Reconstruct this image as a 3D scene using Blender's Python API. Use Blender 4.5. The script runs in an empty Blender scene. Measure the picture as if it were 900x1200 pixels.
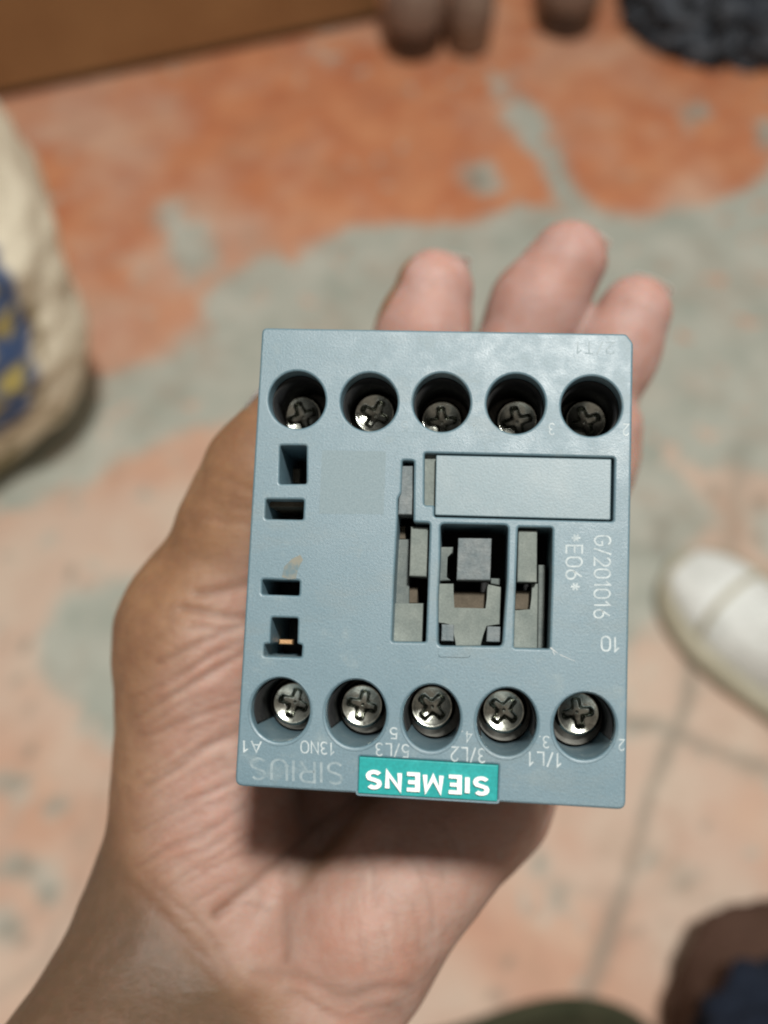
import bpy, bmesh, math, random
import numpy as np
from mathutils import Vector, Matrix, noise as mnoise

random.seed(7)
SC = bpy.context.scene
COL = SC.collection
R_ = math.radians

# ------------------------------------------------------------------ camera, light, exposure
FPX, CX, CY = 1150.0, 450.0, 600.0          # focal length and centre of the photograph in its pixels
CAM_H = 0.90
PITCH = R_(30)
M_CAM = Matrix.Translation((0, 0, CAM_H)) @ Matrix.Rotation(PITCH, 4, 'X')
cam_data = bpy.data.cameras.new('camera')
cam = bpy.data.objects.new('camera', cam_data)
COL.objects.link(cam)
cam.matrix_world = M_CAM
cam_data.sensor_fit = 'VERTICAL'
cam_data.sensor_height = 36.0
cam_data.lens = 36.0 * FPX / 1200.0
cam_data.clip_start = 0.01
cam_data.clip_end = 50
cam_data.dof.use_dof = True
cam_data.dof.focus_distance = 0.119
cam_data.dof.aperture_fstop = 12.5
SC.camera = cam

world = bpy.data.worlds.new('World')
SC.world = world
world.use_nodes = True
bg = world.node_tree.nodes['Background']
bg.inputs['Color'].default_value = (1.0, 0.86, 0.74, 1)
bg.inputs['Strength'].default_value = 0.26

lamp_data = bpy.data.lights.new('ceiling_lamp', 'AREA')
lamp_data.shape = 'DISK'
lamp_data.size = 0.20
lamp_data.energy = 63
lamp_data.color = (1.0, 0.97, 0.92)
lamp = bpy.data.objects.new('ceiling_lamp', lamp_data)
COL.objects.link(lamp)
LAMP_POS = Vector((0.20, 0.06, 2.75))
lamp.location = LAMP_POS
lamp.rotation_euler = (Vector((0, 0.25, 0)) - LAMP_POS).to_track_quat('-Z', 'Y').to_euler()

SC.view_settings.view_transform = 'Standard'
SC.view_settings.look = 'None'
SC.view_settings.exposure = 0
SC.view_settings.gamma = 1
SC.view_settings.use_curve_mapping = False
SC.cycles.filter_width = 2.0


# ------------------------------------------------------------------ helpers
def floor_pt(px, py, z=0.0):
    """point at height z seen at a pixel of the photograph"""
    x, y = (px - CX) / FPX, (CY - py) / FPX
    d = M_CAM.to_3x3() @ Vector((x, y, -1))
    t = (z - CAM_H) / d.z
    return Vector((0, 0, CAM_H)) + d * t


def link(name, mesh, mat=None, parent=None, mw=None):
    o = bpy.data.objects.new(name, mesh)
    COL.objects.link(o)
    if mat is not None and not mesh.materials:
        mesh.materials.append(mat)
    if parent is not None:
        o.parent = parent
    if mw is not None:
        o.matrix_world = mw
    return o


def tag(o, label=None, cat=None, group=None, kind=None):
    if label: o['label'] = label
    if cat: o['category'] = cat
    if group: o['group'] = group
    if kind: o['kind'] = kind
    return o


def empty(name, mw, label, cat, group=None):
    o = bpy.data.objects.new(name, None)
    o.empty_display_size = 0.02
    COL.objects.link(o)
    o.matrix_world = mw
    return tag(o, label, cat, group)


def mesh_of(name, verts, faces, smooth=True):
    me = bpy.data.meshes.new(name)
    me.from_pydata([tuple(v) for v in verts], [], [tuple(f) for f in faces])
    me.update()
    if smooth:
        me.polygons.foreach_set('use_smooth', [True] * len(me.polygons))
    return me


def bm_mesh(name, bm, smooth=False):
    me = bpy.data.meshes.new(name)
    bmesh.ops.recalc_face_normals(bm, faces=bm.faces[:])
    bm.to_mesh(me)
    bm.free()
    if smooth:
        me.polygons.foreach_set('use_smooth', [True] * len(me.polygons))
    return me


def loft(rings, cap=True):
    """closed rings of equal length -> verts, faces"""
    n = len(rings[0])
    V = [p for r in rings for p in r]
    F = []
    for i in range(len(rings) - 1):
        for j in range(n):
            a, b = i * n + j, i * n + (j + 1) % n
            F.append((a, b, b + n, a + n))
    if cap:
        F.append(tuple(range(n - 1, -1, -1)))
        F.append(tuple(range((len(rings) - 1) * n, len(rings) * n)))
    return V, F


# ------------------------------------------------------------------ materials
def new_mat(name):
    m = bpy.data.materials.new(name)
    m.use_nodes = True
    nt = m.node_tree
    b = nt.nodes['Principled BSDF']
    return m, nt, b


def N(nt, typ, **kw):
    n = nt.nodes.new(typ)
    for k, v in kw.items():
        if k in n.inputs.keys():
            n.inputs[k].default_value = v
        else:
            setattr(n, k, v)
    return n


def mixc(nt, fac, a, b, blend='MIX'):
    n = nt.nodes.new('ShaderNodeMix')
    n.data_type = 'RGBA'
    n.blend_type = blend
    for s, v in ((0, fac), (6, a), (7, b)):
        if hasattr(v, 'links') or hasattr(v, 'is_output'):
            nt.links.new(v, n.inputs[s])
        else:
            n.inputs[s].default_value = v if not isinstance(v, tuple) else (*v, 1)[:4]
    return n.outputs[2]


def ramp(nt, src, lo, hi, c0=(0, 0, 0, 1), c1=(1, 1, 1, 1)):
    n = nt.nodes.new('ShaderNodeValToRGB')
    n.color_ramp.elements[0].position = lo
    n.color_ramp.elements[1].position = hi
    n.color_ramp.elements[0].color = c0
    n.color_ramp.elements[1].color = c1
    nt.links.new(src, n.inputs[0])
    return n.outputs[0]


def noise_tex(nt, scale, detail=4, rough=0.55, coord='Object', vscale=None):
    tc = nt.nodes.new('ShaderNodeTexCoord')
    src = tc.outputs[coord]
    if vscale:
        mp = nt.nodes.new('ShaderNodeMapping')
        mp.inputs['Scale'].default_value = vscale
        nt.links.new(src, mp.inputs[0])
        src = mp.outputs[0]
    n = nt.nodes.new('ShaderNodeTexNoise')
    n.inputs['Scale'].default_value = scale
    n.inputs['Detail'].default_value = detail
    n.inputs['Roughness'].default_value = rough
    nt.links.new(src, n.inputs['Vector'])
    return n.outputs['Fac']


def bump(nt, b, src, strength, dist):
    n = nt.nodes.new('ShaderNodeBump')
    n.inputs['Strength'].default_value = strength
    n.inputs['Distance'].default_value = dist
    nt.links.new(src, n.inputs['Height'])
    nt.links.new(n.outputs[0], b.inputs['Normal'])
    return n


def dusty(name, base, dust, rough=0.5, spec=0.5, lo=0.45, hi=0.75, scale=420, grain=5200, bstr=0.25, bdist=0.00006, metallic=0.0):
    """a solid colour with dust in uneven clouds and a fine moulded grain"""
    m, nt, b = new_mat(name)
    n1 = noise_tex(nt, scale, 6, 0.62)
    f = ramp(nt, n1, lo, hi)
    c = mixc(nt, f, base, dust)
    n2 = noise_tex(nt, grain, 3, 0.6)
    c = mixc(nt, 0.16, c, ramp(nt, n2, 0.25, 0.75), 'OVERLAY')
    nt.links.new(c, b.inputs['Base Color'])
    b.inputs['Roughness'].default_value = rough
    b.inputs['Specular IOR Level'].default_value = spec
    b.inputs['Metallic'].default_value = metallic
    bump(nt, b, n2, bstr, bdist)
    return m


M = {}


def make_plastic():
    m, nt, b = new_mat('grey_plastic')
    cloud = noise_tex(nt, 90, 5, 0.6)
    c = mixc(nt, ramp(nt, cloud, 0.35, 0.7), (0.088, 0.160, 0.196), (0.108, 0.180, 0.216))
    scuff = noise_tex(nt, 260, 8, 0.7)
    c = mixc(nt, ramp(nt, scuff, 0.56, 0.72, c1=(0.7, 0.7, 0.7, 1)), c, (0.175, 0.235, 0.25))
    dust = noise_tex(nt, 1500, 8, 0.75)
    c = mixc(nt, ramp(nt, dust, 0.66, 0.74, c1=(0.75, 0.75, 0.75, 1)), c, (0.30, 0.35, 0.35))
    smear = noise_tex(nt, 55, 7, 0.72, vscale=(0.5, 1.6, 1))
    c = mixc(nt, ramp(nt, smear, 0.52, 0.75, c1=(0.85, 0.85, 0.85, 1)), c, (0.128, 0.168, 0.172))
    grime = noise_tex(nt, 150, 6, 0.7, vscale=(1, 0.6, 1))
    c = mixc(nt, ramp(nt, grime, 0.66, 0.80, c1=(0.6, 0.6, 0.6, 1)), c, (0.065, 0.075, 0.07))
    fine = noise_tex(nt, 3800, 3, 0.7)
    c = mixc(nt, 0.22, c, ramp(nt, fine, 0.2, 0.8), 'OVERLAY')
    nt.links.new(c, b.inputs['Base Color'])
    r = ramp(nt, scuff, 0.3, 0.75, (0.40, 0.40, 0.40, 1), (0.62, 0.62, 0.62, 1))
    nt.links.new(r, b.inputs['Roughness'])
    b.inputs['Specular IOR Level'].default_value = 0.95
    bump(nt, b, fine, 0.35, 0.00008)
    return m


M['plastic'] = make_plastic()
M['cover'] = dusty('cover_plastic', (0.10, 0.168, 0.195), (0.15, 0.21, 0.23), 0.48, 0.95, 0.45, 0.8, 160, 3800)
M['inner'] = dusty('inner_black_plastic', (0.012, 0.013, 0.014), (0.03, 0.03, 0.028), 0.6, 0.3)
M['dusty_grey'] = dusty('dusty_grey_plastic', (0.085, 0.105, 0.105), (0.165, 0.185, 0.17), 0.8, 0.25, 0.3, 0.8, 350, 4200, 0.4, 0.0001)
M['dusty_beige'] = dusty('dusty_beige_plastic', (0.125, 0.150, 0.140), (0.215, 0.240, 0.218), 0.85, 0.25, 0.3, 0.8, 350, 4200, 0.4, 0.0001)
M['dusty_brown'] = dusty('dusty_brown_plastic', (0.065, 0.055, 0.04), (0.12, 0.10, 0.075), 0.9, 0.2, 0.3, 0.8, 350, 4200, 0.4, 0.0001)
M['fuzzy'] = dusty('dust_caked_block', (0.11, 0.14, 0.15), (0.21, 0.23, 0.23), 0.9, 0.2, 0.3, 0.75, 500, 3000, 0.8, 0.0002)
M['teal'] = dusty('teal_plate', (0.012, 0.27, 0.265), (0.03, 0.34, 0.33), 0.35, 0.5, 0.5, 0.8, 300, 3000, 0.1)
M['white_print'] = dusty('white_raised_print', (0.80, 0.82, 0.80), (0.62, 0.66, 0.66), 0.4, 0.5, 0.55, 0.8, 500, 3000, 0.1)


def make_print(name, col, lo, hi, amt):
    """pale laser marking, worn away in places so that the plastic shows through"""
    m, nt, b = new_mat(name)
    w = noise_tex(nt, 900, 6, 0.7)
    f = ramp(nt, w, lo, hi, (amt, amt, amt, 1), (0.08, 0.08, 0.08, 1))
    c = mixc(nt, f, (0.100, 0.166, 0.195), col)
    nt.links.new(c, b.inputs['Base Color'])
    b.inputs['Roughness'].default_value = 0.55
    return m


M['print'] = make_print('pale_print', (0.60, 0.66, 0.66), 0.40, 0.78, 0.70)
M['print_faint'] = make_print('worn_print', (0.50, 0.56, 0.57), 0.38, 0.66, 0.40)
M['etch'] = dusty('etched_patch', (0.135, 0.198, 0.222), (0.165, 0.225, 0.245), 0.6, 0.6, 0.3, 0.8, 2500, 5000)


def make_screw():
    m, nt, b = new_mat('screw_metal')
    n = noise_tex(nt, 700, 6, 0.7)
    c = mixc(nt, ramp(nt, n, 0.45, 0.75), (0.44, 0.46, 0.41), (0.11, 0.11, 0.09))
    nt.links.new(c, b.inputs['Base Color'])
    b.inputs['Metallic'].default_value = 1.0
    nt.links.new(ramp(nt, n, 0.3, 0.75, (0.12, 0.12, 0.12, 1), (0.34, 0.34, 0.34, 1)), b.inputs['Roughness'])
    bump(nt, b, n, 0.3, 0.0001)
    return m


M['screw'] = make_screw()
M['clamp'] = dusty('clamp_metal', (0.10, 0.10, 0.09), (0.05, 0.045, 0.04), 0.4, 0.5, metallic=0.9)
M['copper'] = dusty('copper', (0.60, 0.36, 0.18), (0.45, 0.28, 0.15), 0.35, 0.5, metallic=0.7)

# ------------------------------------------------------------------ the contactor's frame (face plane, mm)
def rodrigues(r):
    r = np.array(r, float); t = np.linalg.norm(r); k = r / t
    K = np.array([[0, -k[2], k[1]], [k[2], 0, -k[0]], [-k[1], k[0], 0]])
    return np.eye(3) + math.sin(t) * K + (1 - math.cos(t)) * K @ K


FR = rodrigues((-0.1094, -0.0932, -0.0394))
FT = np.array((6.110, -5.450, -115.874))
FW, FH = 45.0, 55.2
M_FACE_LOCAL = Matrix([[*FR[i], FT[i] * 0.001] for i in range(3)] + [[0, 0, 0, 1]])
M_FACE = M_CAM @ M_FACE_LOCAL


def PX(px, py, depth=0.0):
    """where on the face (or on a plane `depth` mm behind it) a detail of the photograph lies; mm"""
    d = FR.T @ np.array(((px - CX) / FPX, (CY - py) / FPX, -1.0))
    o = -FR.T @ FT
    t = (-depth - o[2]) / d[2]
    p = o + d * t
    return (p[0], p[1])


MM = 0.001
contactor = empty('contactor', M_FACE,
                  'blue grey contactor with ten screw wells and a teal nameplate, resting on the open hand', 'contactor')


def part(name, me, mat, parent=contactor):
    o = link(name, me, mat)
    o.parent = parent
    return o


def curve_plate(loops, depth, bev, name):
    """a plate with openings, its front at z=0 and its edges rounded; loops in mm"""
    cu = bpy.data.curves.new(name, 'CURVE')
    cu.dimensions = '2D'
    cu.fill_mode = 'BOTH'
    cu.extrude = (depth * 0.5 - bev) * MM
    cu.bevel_depth = bev * MM
    cu.bevel_resolution = 2
    for k, lp in enumerate(loops):
        a = sum(lp[i][0] * lp[(i + 1) % len(lp)][1] - lp[(i + 1) % len(lp)][0] * lp[i][1] for i in range(len(lp)))
        if (a > 0) != (k == 0):
            lp = lp[::-1]
        s = cu.splines.new('POLY')
        s.points.add(len(lp) - 1)
        for p, q in zip(s.points, lp):
            p.co = (q[0] * MM, q[1] * MM, 0, 1)
        s.use_cyclic_u = True
    cu.offset = -bev * MM
    tmp = bpy.data.objects.new('tmp_outline', cu)
    COL.objects.link(tmp)
    dg = bpy.context.evaluated_depsgraph_get()
    me = bpy.data.meshes.new_from_object(tmp.evaluated_get(dg))
    bpy.data.objects.remove(tmp)
    bpy.data.curves.remove(cu)
    me.transform(Matrix.Translation((0, 0, -depth * 0.5 * MM)))
    me.name = name
    me.materials.clear()
    return me


def rounded(pts, r, n=4):
    """polygon with rounded corners; r mm, one radius for all or one for each"""
    out = []
    L = len(pts)
    for i in range(L):
        p0, p, p1 = (np.array(pts[(i - 1) % L]), np.array(pts[i]), np.array(pts[(i + 1) % L]))
        rr = r[i] if isinstance(r, (list, tuple)) else r
        a = (p0 - p); b = (p1 - p)
        la, lb = np.linalg.norm(a), np.linalg.norm(b)
        q = min(rr, la * 0.45, lb * 0.45)
        s, e = p + a / la * q, p + b / lb * q
        for k in range(n + 1):
            t = k / n
            out.append(tuple((1 - t) ** 2 * s + 2 * t * (1 - t) * p + t * t * e))
    return out


def pxpoly(pts, depth=0.0):
    return [PX(x, y, depth) for x, y in pts]


def prism(pts, z0, z1, bev=0.12):
    """block from a polygon (mm) between two depths"""
    bm = bmesh.new()
    a = sum(pts[i][0] * pts[(i + 1) % len(pts)][1] - pts[(i + 1) % len(pts)][0] * pts[i][1] for i in range(len(pts)))
    if a < 0: pts = pts[::-1]
    top = [bm.verts.new((x * MM, y * MM, -z0 * MM)) for x, y in pts]
    bot = [bm.verts.new((x * MM, y * MM, -z1 * MM)) for x, y in pts]
    ft = bm.faces.new(top)
    bm.faces.new(bot[::-1])
    n = len(pts)
    for i in range(n):
        bm.faces.new((top[i], bot[i], bot[(i + 1) % n], top[(i + 1) % n]))
    if bev > 0:
        bmesh.ops.bevel(bm, geom=list(ft.edges), offset=bev * MM, segments=2, affect='EDGES', profile=0.5)
    return bm_mesh('block', bm)


def ellipse(px, py, rx, ry, n=56):
    return [PX(px + rx * math.cos(2 * math.pi * k / n), py + ry * math.sin(2 * math.pi * k / n)) for k in range(n)]


TOP = [(348, 468.5, 33.3, 33.6), (432.5, 471, 33.5, 34), (517.5, 471.5, 33.7, 34.3), (604.5, 473, 34.5, 35), (693, 476, 35.6, 35.2)]
BOT = [(328.5, 832, 34.5, 37.5), (417, 836, 35.5, 39.5), (505.5, 841, 33.8, 38.8), (594, 846, 35.3, 39.8), (685, 851, 36.4, 39.2)]
PLATE = 12.6          # depth of the front housing

CUT = {
    'window': [(328, 522), (359, 522), (359, 567), (327, 567)],
    'slot_upper': [(311.5, 585), (356, 585.5), (355, 609), (310.5, 608)],
    'slot_lower': [(307, 679), (351, 680.5), (350.5, 698), (306.5, 696.5)],
    'tee': [(318, 723.6), (349, 724.5), (348, 755), (354, 755.5), (353, 770.5), (308.5, 769), (309.5, 754.5), (316.5, 754.8)],
    'slider': [(471.5, 539.5), (485, 540), (484.5, 581), (484.3, 612), (503.5, 613), (501.5, 680), (499, 752.5), (459, 752), (462, 680), (466, 606), (466.3, 584), (470.2, 578)],
    'centre': [(516, 613.8), (595.5, 615.5), (594, 680), (588.5, 757.5), (513, 757), (513.5, 700), (516, 650)],
    'right': [(607, 617.6), (647.5, 618.5), (646.5, 680), (644, 760.5), (602, 759.5), (604, 700)],
    'cover': [(497.5, 531), (720, 536.5), (718.6, 611), (508.8, 605.6), (509, 592), (497, 592)],
}
NAMEPLATE = [(421.2, 886.5), (584, 896.5), (582.5, 939.0), (419.7, 929.3)]

hw, hh = FW / 2, FH / 2
outer = rounded([(-hw, hh), (hw - 0.9, hh), (hw - 0.05, hh - 1.1), (hw, -hh), (-hw, -hh)], [0.7, 0.3, 0.3, 0.9, 0.9])
loops = [outer]
for e in TOP + BOT: loops.append(ellipse(*e))
for k, v in CUT.items():
    loops.append(rounded(pxpoly(v), 0.25 if k != 'centre' else 0.5, 3))
# the teal plate sits in a pocket open towards the lower edge; the pocket is kept 0.15 mm inside the edge
npoly = pxpoly(NAMEPLATE)
loops.append(rounded(npoly, 0.12, 2))
housing = part('front_housing', curve_plate(loops, PLATE, 0.28, 'front_housing'), M['plastic'])

# rear body, stepped, closed: it is the dark floor behind every opening
def box_bm(bm, x0, x1, y0, y1, z0, z1):
    v = [bm.verts.new((x * MM, y * MM, z * MM)) for z in (z0, z1) for x, y in ((x0, y0), (x1, y0), (x1, y1), (x0, y1))]
    for f in ((3, 2, 1, 0), (4, 5, 6, 7), (0, 1, 5, 4), (1, 2, 6, 5), (2, 3, 7, 6), (3, 0, 4, 7)):
        bm.faces.new([v[i] for i in f])


bm = bmesh.new()
box_bm(bm, -hw + 0.3, hw - 0.3, -hh + 0.3, hh - 0.3, -16, -PLATE - 0.02)
part('well_floor', bm_mesh('well_floor', bm), M['inner'])
bm = bmesh.new()
box_bm(bm, -hw, hw, -hh, hh, -40, -16.02)
bmesh.ops.bevel(bm, geom=bm.edges[:], offset=0.5 * MM, segments=2, affect='EDGES')
part('rear_housing', bm_mesh('rear_housing', bm), M['plastic'])
bm = bmesh.new()
box_bm(bm, -hw + 1.2, hw - 1.2, -hh + 2.5, hh - 2.5, -64, -40.02)
bmesh.ops.bevel(bm, geom=bm.edges[:], offset=0.6 * MM, segments=2, affect='EDGES')
part('base_housing', bm_mesh('base_housing', bm), M['plastic'])

# nameplate and its raised letters
me = prism(npoly if True else None, -0.25, 3.0, 0.12)
nameplate = part('nameplate', me, M['teal'])


def arc(cx, cy, rx, ry, a0, a1, n=10):
    return [(cx + rx * math.cos(R_(a0 + (a1 - a0) * k / n)), cy + ry * math.sin(R_(a0 + (a1 - a0) * k / n))) for k in range(n + 1)]


# single-stroke letters on a box of height 1: width, strokes (a stroke whose first and last point agree is a loop)
GLYPH = {
    '0': (.58, [arc(.29, .70, .29, .30, 0, 180, 10) + arc(.29, .30, .29, .30, 180, 360, 10) + [(.58, .70)]]),
    '1': (.34, [[(.0, .74), (.26, 1.0), (.26, 0.0)]]),
    '2': (.56, [arc(.28, .71, .28, .29, 165, -35, 10) + [(.0, .0), (.56, .0)]]),
    '3': (.54, [arc(.25, .76, .26, .24, 150, -80, 9) + [(.22, .52)], [(.22, .521)] + arc(.26, .27, .28, .27, 75, -150, 10)]),
    '4': (.58, [[(.44, .0), (.44, 1.0), (.0, .27), (.58, .27)]]),
    '5': (.54, [[(.50, 1.0), (.07, 1.0), (.04, .53)] + arc(.25, .31, .29, .31, 110, -150, 10)]),
    '6': (.56, [[(.42, 1.0), (.10, .56)] + arc(.28, .30, .28, .30, 150, 510, 18)]),
    'O': (.66, [arc(.33, .64, .33, .36, 0, 180, 10) + arc(.33, .36, .33, .36, 180, 360, 10) + [(.66, .64)]]),
    'A': (.66, [[(.0, .0), (.33, 1.0), (.66, .0)], [(.13, .33), (.53, .33)]]),
    'N': (.60, [[(.0, .0), (.0, 1.0), (.60, .0), (.60, 1.0)]]),
    'L': (.50, [[(.0, 1.0), (.0, .0), (.50, .0)]]),
    'T': (.60, [[(.0, 1.0), (.60, 1.0)], [(.30, 1.0), (.30, .0)]]),
    'G': (.64, [arc(.33, .66, .33, .34, 35, 180, 8) + arc(.33, .34, .33, .34, 180, 360, 8) + [(.66, .48), (.36, .48)]]),
    'E': (.52, [[(.52, 1.0), (.0, 1.0), (.0, .0), (.52, .0)], [(.0, .52), (.46, .52)]]),
    'S': (.60, [arc(.30, .745, .27, .255, 35, 215, 9) + [(.30, .505)] + arc(.30, .265, .29, .265, 40, -150, 9)]),
    'I': (.04, [[(.02, .0), (.02, 1.0)]]),
    'R': (.60, [[(.0, .0), (.0, 1.0), (.33, 1.0)] + arc(.33, .745, .25, .255, 80, -90, 7) + [(.0, .49)], [(.33, .49), (.60, .0)]]),
    'U': (.64, [[(.0, 1.0), (.0, .33)] + arc(.32, .33, .32, .33, 180, 360, 10) + [(.64, 1.0)]]),
    'M': (.80, [[(.0, .0), (.06, 1.0), (.40, .12), (.74, 1.0), (.80, .0)]]),
    '/': (.42, [[(.0, -.06), (.42, 1.06)]]),
    '.': (.08, [[(.0, .04), (.12, .04)]]),
    '*': (.50, [[(.25 - .25 * math.cos(R_(a)), .60 - .28 * math.sin(R_(a))), (.25 + .25 * math.cos(R_(a)), .60 + .28 * math.sin(R_(a)))] for a in (90, 30, -30)]),
}


def ribbon(pts, w):
    """mitred ribbon along a stroke"""
    P = [np.array(p, float) for p in pts]
    closed = np.linalg.norm(P[0] - P[-1]) < 1e-6
    if closed: P = P[:-1]
    n = len(P)
    Lp, Rp = [], []
    for i in range(n):
        a = P[i - 1] if (i > 0 or closed) else None
        b = P[(i + 1) % n] if (i < n - 1 or closed) else None
        d1 = (P[i] - a) / (np.linalg.norm(P[i] - a) + 1e-9) if a is not None else None
        d2 = (b - P[i]) / (np.linalg.norm(b - P[i]) + 1e-9) if b is not None else None
        if d1 is None: d1 = d2
        if d2 is None: d2 = d1
        n1, n2 = np.array((-d1[1], d1[0])), np.array((-d2[1], d2[0]))
        m = n1 + n2
        m = m / (np.linalg.norm(m) + 1e-9)
        k = w / 2 / max(0.42, m.dot(n1))
        Lp.append(P[i] + m * k); Rp.append(P[i] - m * k)
    V = Lp + Rp
    F = [(i, i + n, (i + 1) % n + n, (i + 1) % n) for i in range(n if closed else n - 1)]
    return V, F


def text_mesh(s, box, rot, depth=0.0, extrude=0.0, weight=0.12, gap=0.24, quad=None):
    """letters fitted to a box of the photograph; rot in quarter turns; depth = how far proud of the face, mm"""
    V, F, Zs = [], [], []
    x = 0.0
    k = 0
    for ch in s:
        w, strokes = GLYPH[ch]
        for st in strokes:
            v, f = ribbon(st, weight)
            b = len(V)
            V += [(p[0] + x, p[1]) for p in v]; F += [tuple(i + b for i in q) for q in f]
            Zs += [0.0025 * (k % 3)] * len(v); k += 1
        x += w + gap
    co = np.array(V)
    lo = np.array((co[:, 0].min(), -weight / 2)); hi = np.array((co[:, 0].max(), 1 + weight / 2))
    uv = (co - lo) / (hi - lo)
    if rot == 2: uv = 1 - uv
    if rot == 1: uv = np.stack([uv[:, 1], 1 - uv[:, 0]], 1)     # reads downwards, letter tops to the right
    q = np.array([PX(*p) for p in quad])                         # lower-left, lower-right, upper-right, upper-left
    u, v = uv[:, :1], uv[:, 1:]
    P = (1 - u) * (1 - v) * q[0] + u * (1 - v) * q[1] + u * v * q[2] + (1 - u) * v * q[3]
    bm = bmesh.new()
    vs_ = [bm.verts.new((p[0] * MM, p[1] * MM, (depth + z * (6 if extrude else 1)) * MM)) for p, z in zip(P, Zs)]
    for f in F:
        try: bm.faces.new([vs_[i] for i in f])
        except ValueError: pass
    bmesh.ops.recalc_face_normals(bm, faces=bm.faces[:])
    for f in bm.faces:
        f.normal_update()
        if f.normal.z < 0: f.normal_flip()
    if extrude > 0:
        r = bmesh.ops.extrude_face_region(bm, geom=bm.faces[:])
        for g in r['geom']:
            if isinstance(g, bmesh.types.BMVert): g.co.z += extrude * MM
        bmesh.ops.recalc_face_normals(bm, faces=bm.faces[:])
    me = bpy.data.meshes.new('lettering')
    bm.to_mesh(me); bm.free()
    return me


SQ = [(429.0, 923.5), (573.3, 932.0), (573.5, 909.8), (429.4, 901.0)]
o = part('lettering', text_mesh('SIEMENS', None, 2, 0.235, 0.35, 0.23, 0.36, quad=SQ), M['white_print'], nameplate)


def skew(x0, y0, x1, y1):
    """box whose top and bottom follow the slope of the device's rows"""
    xm = (x0 + x1) / 2; ym = (y0 + y1) / 2
    s = 0.018 + 0.043 * (ym - 390) / 550
    d0, d1 = (x0 - xm) * s, (x1 - xm) * s
    return [(x0, y1 + d0), (x1, y1 + d1), (x1, y0 + d1), (x0, y0 + d0)]


PR = 0.012
for s, bx, mt, off in (
        ('SIRIUS', (293, 890, 402, 917), 'print_faint', 0.0),
        ('A1', (285, 867.5, 307, 882), 'print', 0), ('13NO', (352, 868.5, 392, 884), 'print', 0),
        ('5/L3', (440, 871, 479.5, 887), 'print', 0), ('5.', (452, 852, 466, 866), 'print', 0),
        ('3/L2', (528, 875.5, 569, 893.5), 'print', 0), ('4.', (541, 856, 554, 870), 'print', 0),
        ('1/L1', (620, 881, 658, 898.5), 'print', 0), ('3.', (632, 862, 644, 877), 'print', 0),
        ('2.', (721.5, 866, 733, 880), 'print', 0),
        ('3', (643, 495.5, 650, 510), 'print', 0), ('2', (730, 496.5, 738, 511), 'print', 0),
        ('4', (554, 495, 562, 508), 'print_faint', 0), ('5', (470, 493, 478, 506), 'print_faint', 0),
        ('2/T1', (676, 400, 722, 415), 'print_faint', 0),
        ('10', (704, 745, 726, 764), 'print', 0)):
    part('lettering', text_mesh(s, None, 2, PR, 0, 0.11 if s == 'SIRIUS' else 0.12, 0.26, quad=skew(*bx)), M[mt])
vs = lambda x0, y0, x1, y1: [(x0 - 0.5, y1), (x1 - 0.5, y1), (x1 + 0.5, y0), (x0 + 0.5, y0)]
part('lettering', text_mesh('G/201016', None, 1, PR, 0, 0.11, 0.24, quad=vs(695.5, 627, 716, 725)), M['print'])
part('lettering', text_mesh('*E06*', None, 1, PR, 0, 0.11, 0.24, quad=vs(662.5, 626, 683, 692)), M['print'])

# plain etched patch
bm = bmesh.new()
bm.faces.new([bm.verts.new((x * MM, y * MM, PR * MM)) for x, y in pxpoly([(374, 602), (449.5, 602.5), (452.5, 529), (377.5, 527.5)])])
part('etched_patch', bm_mesh('etched_patch', bm), M['etch'])

# shallow moulded notch below the centre opening, worn scratch at the corner of the right opening
part('moulded_lip', prism(rounded(pxpoly([(514, 759), (553, 760), (551, 770.5), (513.5, 769.5)]), 0.25), -0.12, 0.5, 0.1), M['plastic'])
m_, nt_, b_ = new_mat('bare_scratch')
b_.inputs['Base Color'].default_value = (0.42, 0.45, 0.45, 1); b_.inputs['Roughness'].default_value = 0.7
bm = bmesh.new()
for p0, p1, w in (((645, 759), (654, 766), 0.9), ((656, 767), (674, 775), 0.45), ((648, 763), (650, 768), 0.6)):
    d = np.array((p1[1] - p0[1], p0[0] - p1[0]), float); d /= np.linalg.norm(d)
    bm.faces.new([bm.verts.new((x * MM, y * MM, PR * MM)) for x, y in pxpoly(
        [(p0[0] + d[0] * w, p0[1] + d[1] * w), (p0[0] - d[0] * w, p0[1] - d[1] * w), (p1[0] - d[0] * .2, p1[1] - d[1] * .2), (p1[0] + d[0] * .2, p1[1] + d[1] * .2)])])
part('scratch', bm_mesh('scratch', bm), m_)

m_, nt_, b_ = new_mat('dried_stain')
nt_.links.new(mixc(nt_, ramp(nt_, noise_tex(nt_, 700, 5, 0.7), 0.35, 0.6), (0.098, 0.160, 0.186), (0.20, 0.20, 0.165)), b_.inputs['Base Color'])
b_.inputs['Roughness'].default_value = 0.8
bm = bmesh.new()
bm.faces.new([bm.verts.new((x * MM, y * MM, 0.008 * MM)) for x, y in pxpoly([(330, 676), (333, 664), (342, 655), (352, 650), (355, 656), (349, 668), (347, 678), (338, 679)])])
part('stain', bm_mesh('stain', bm), m_)

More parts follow.
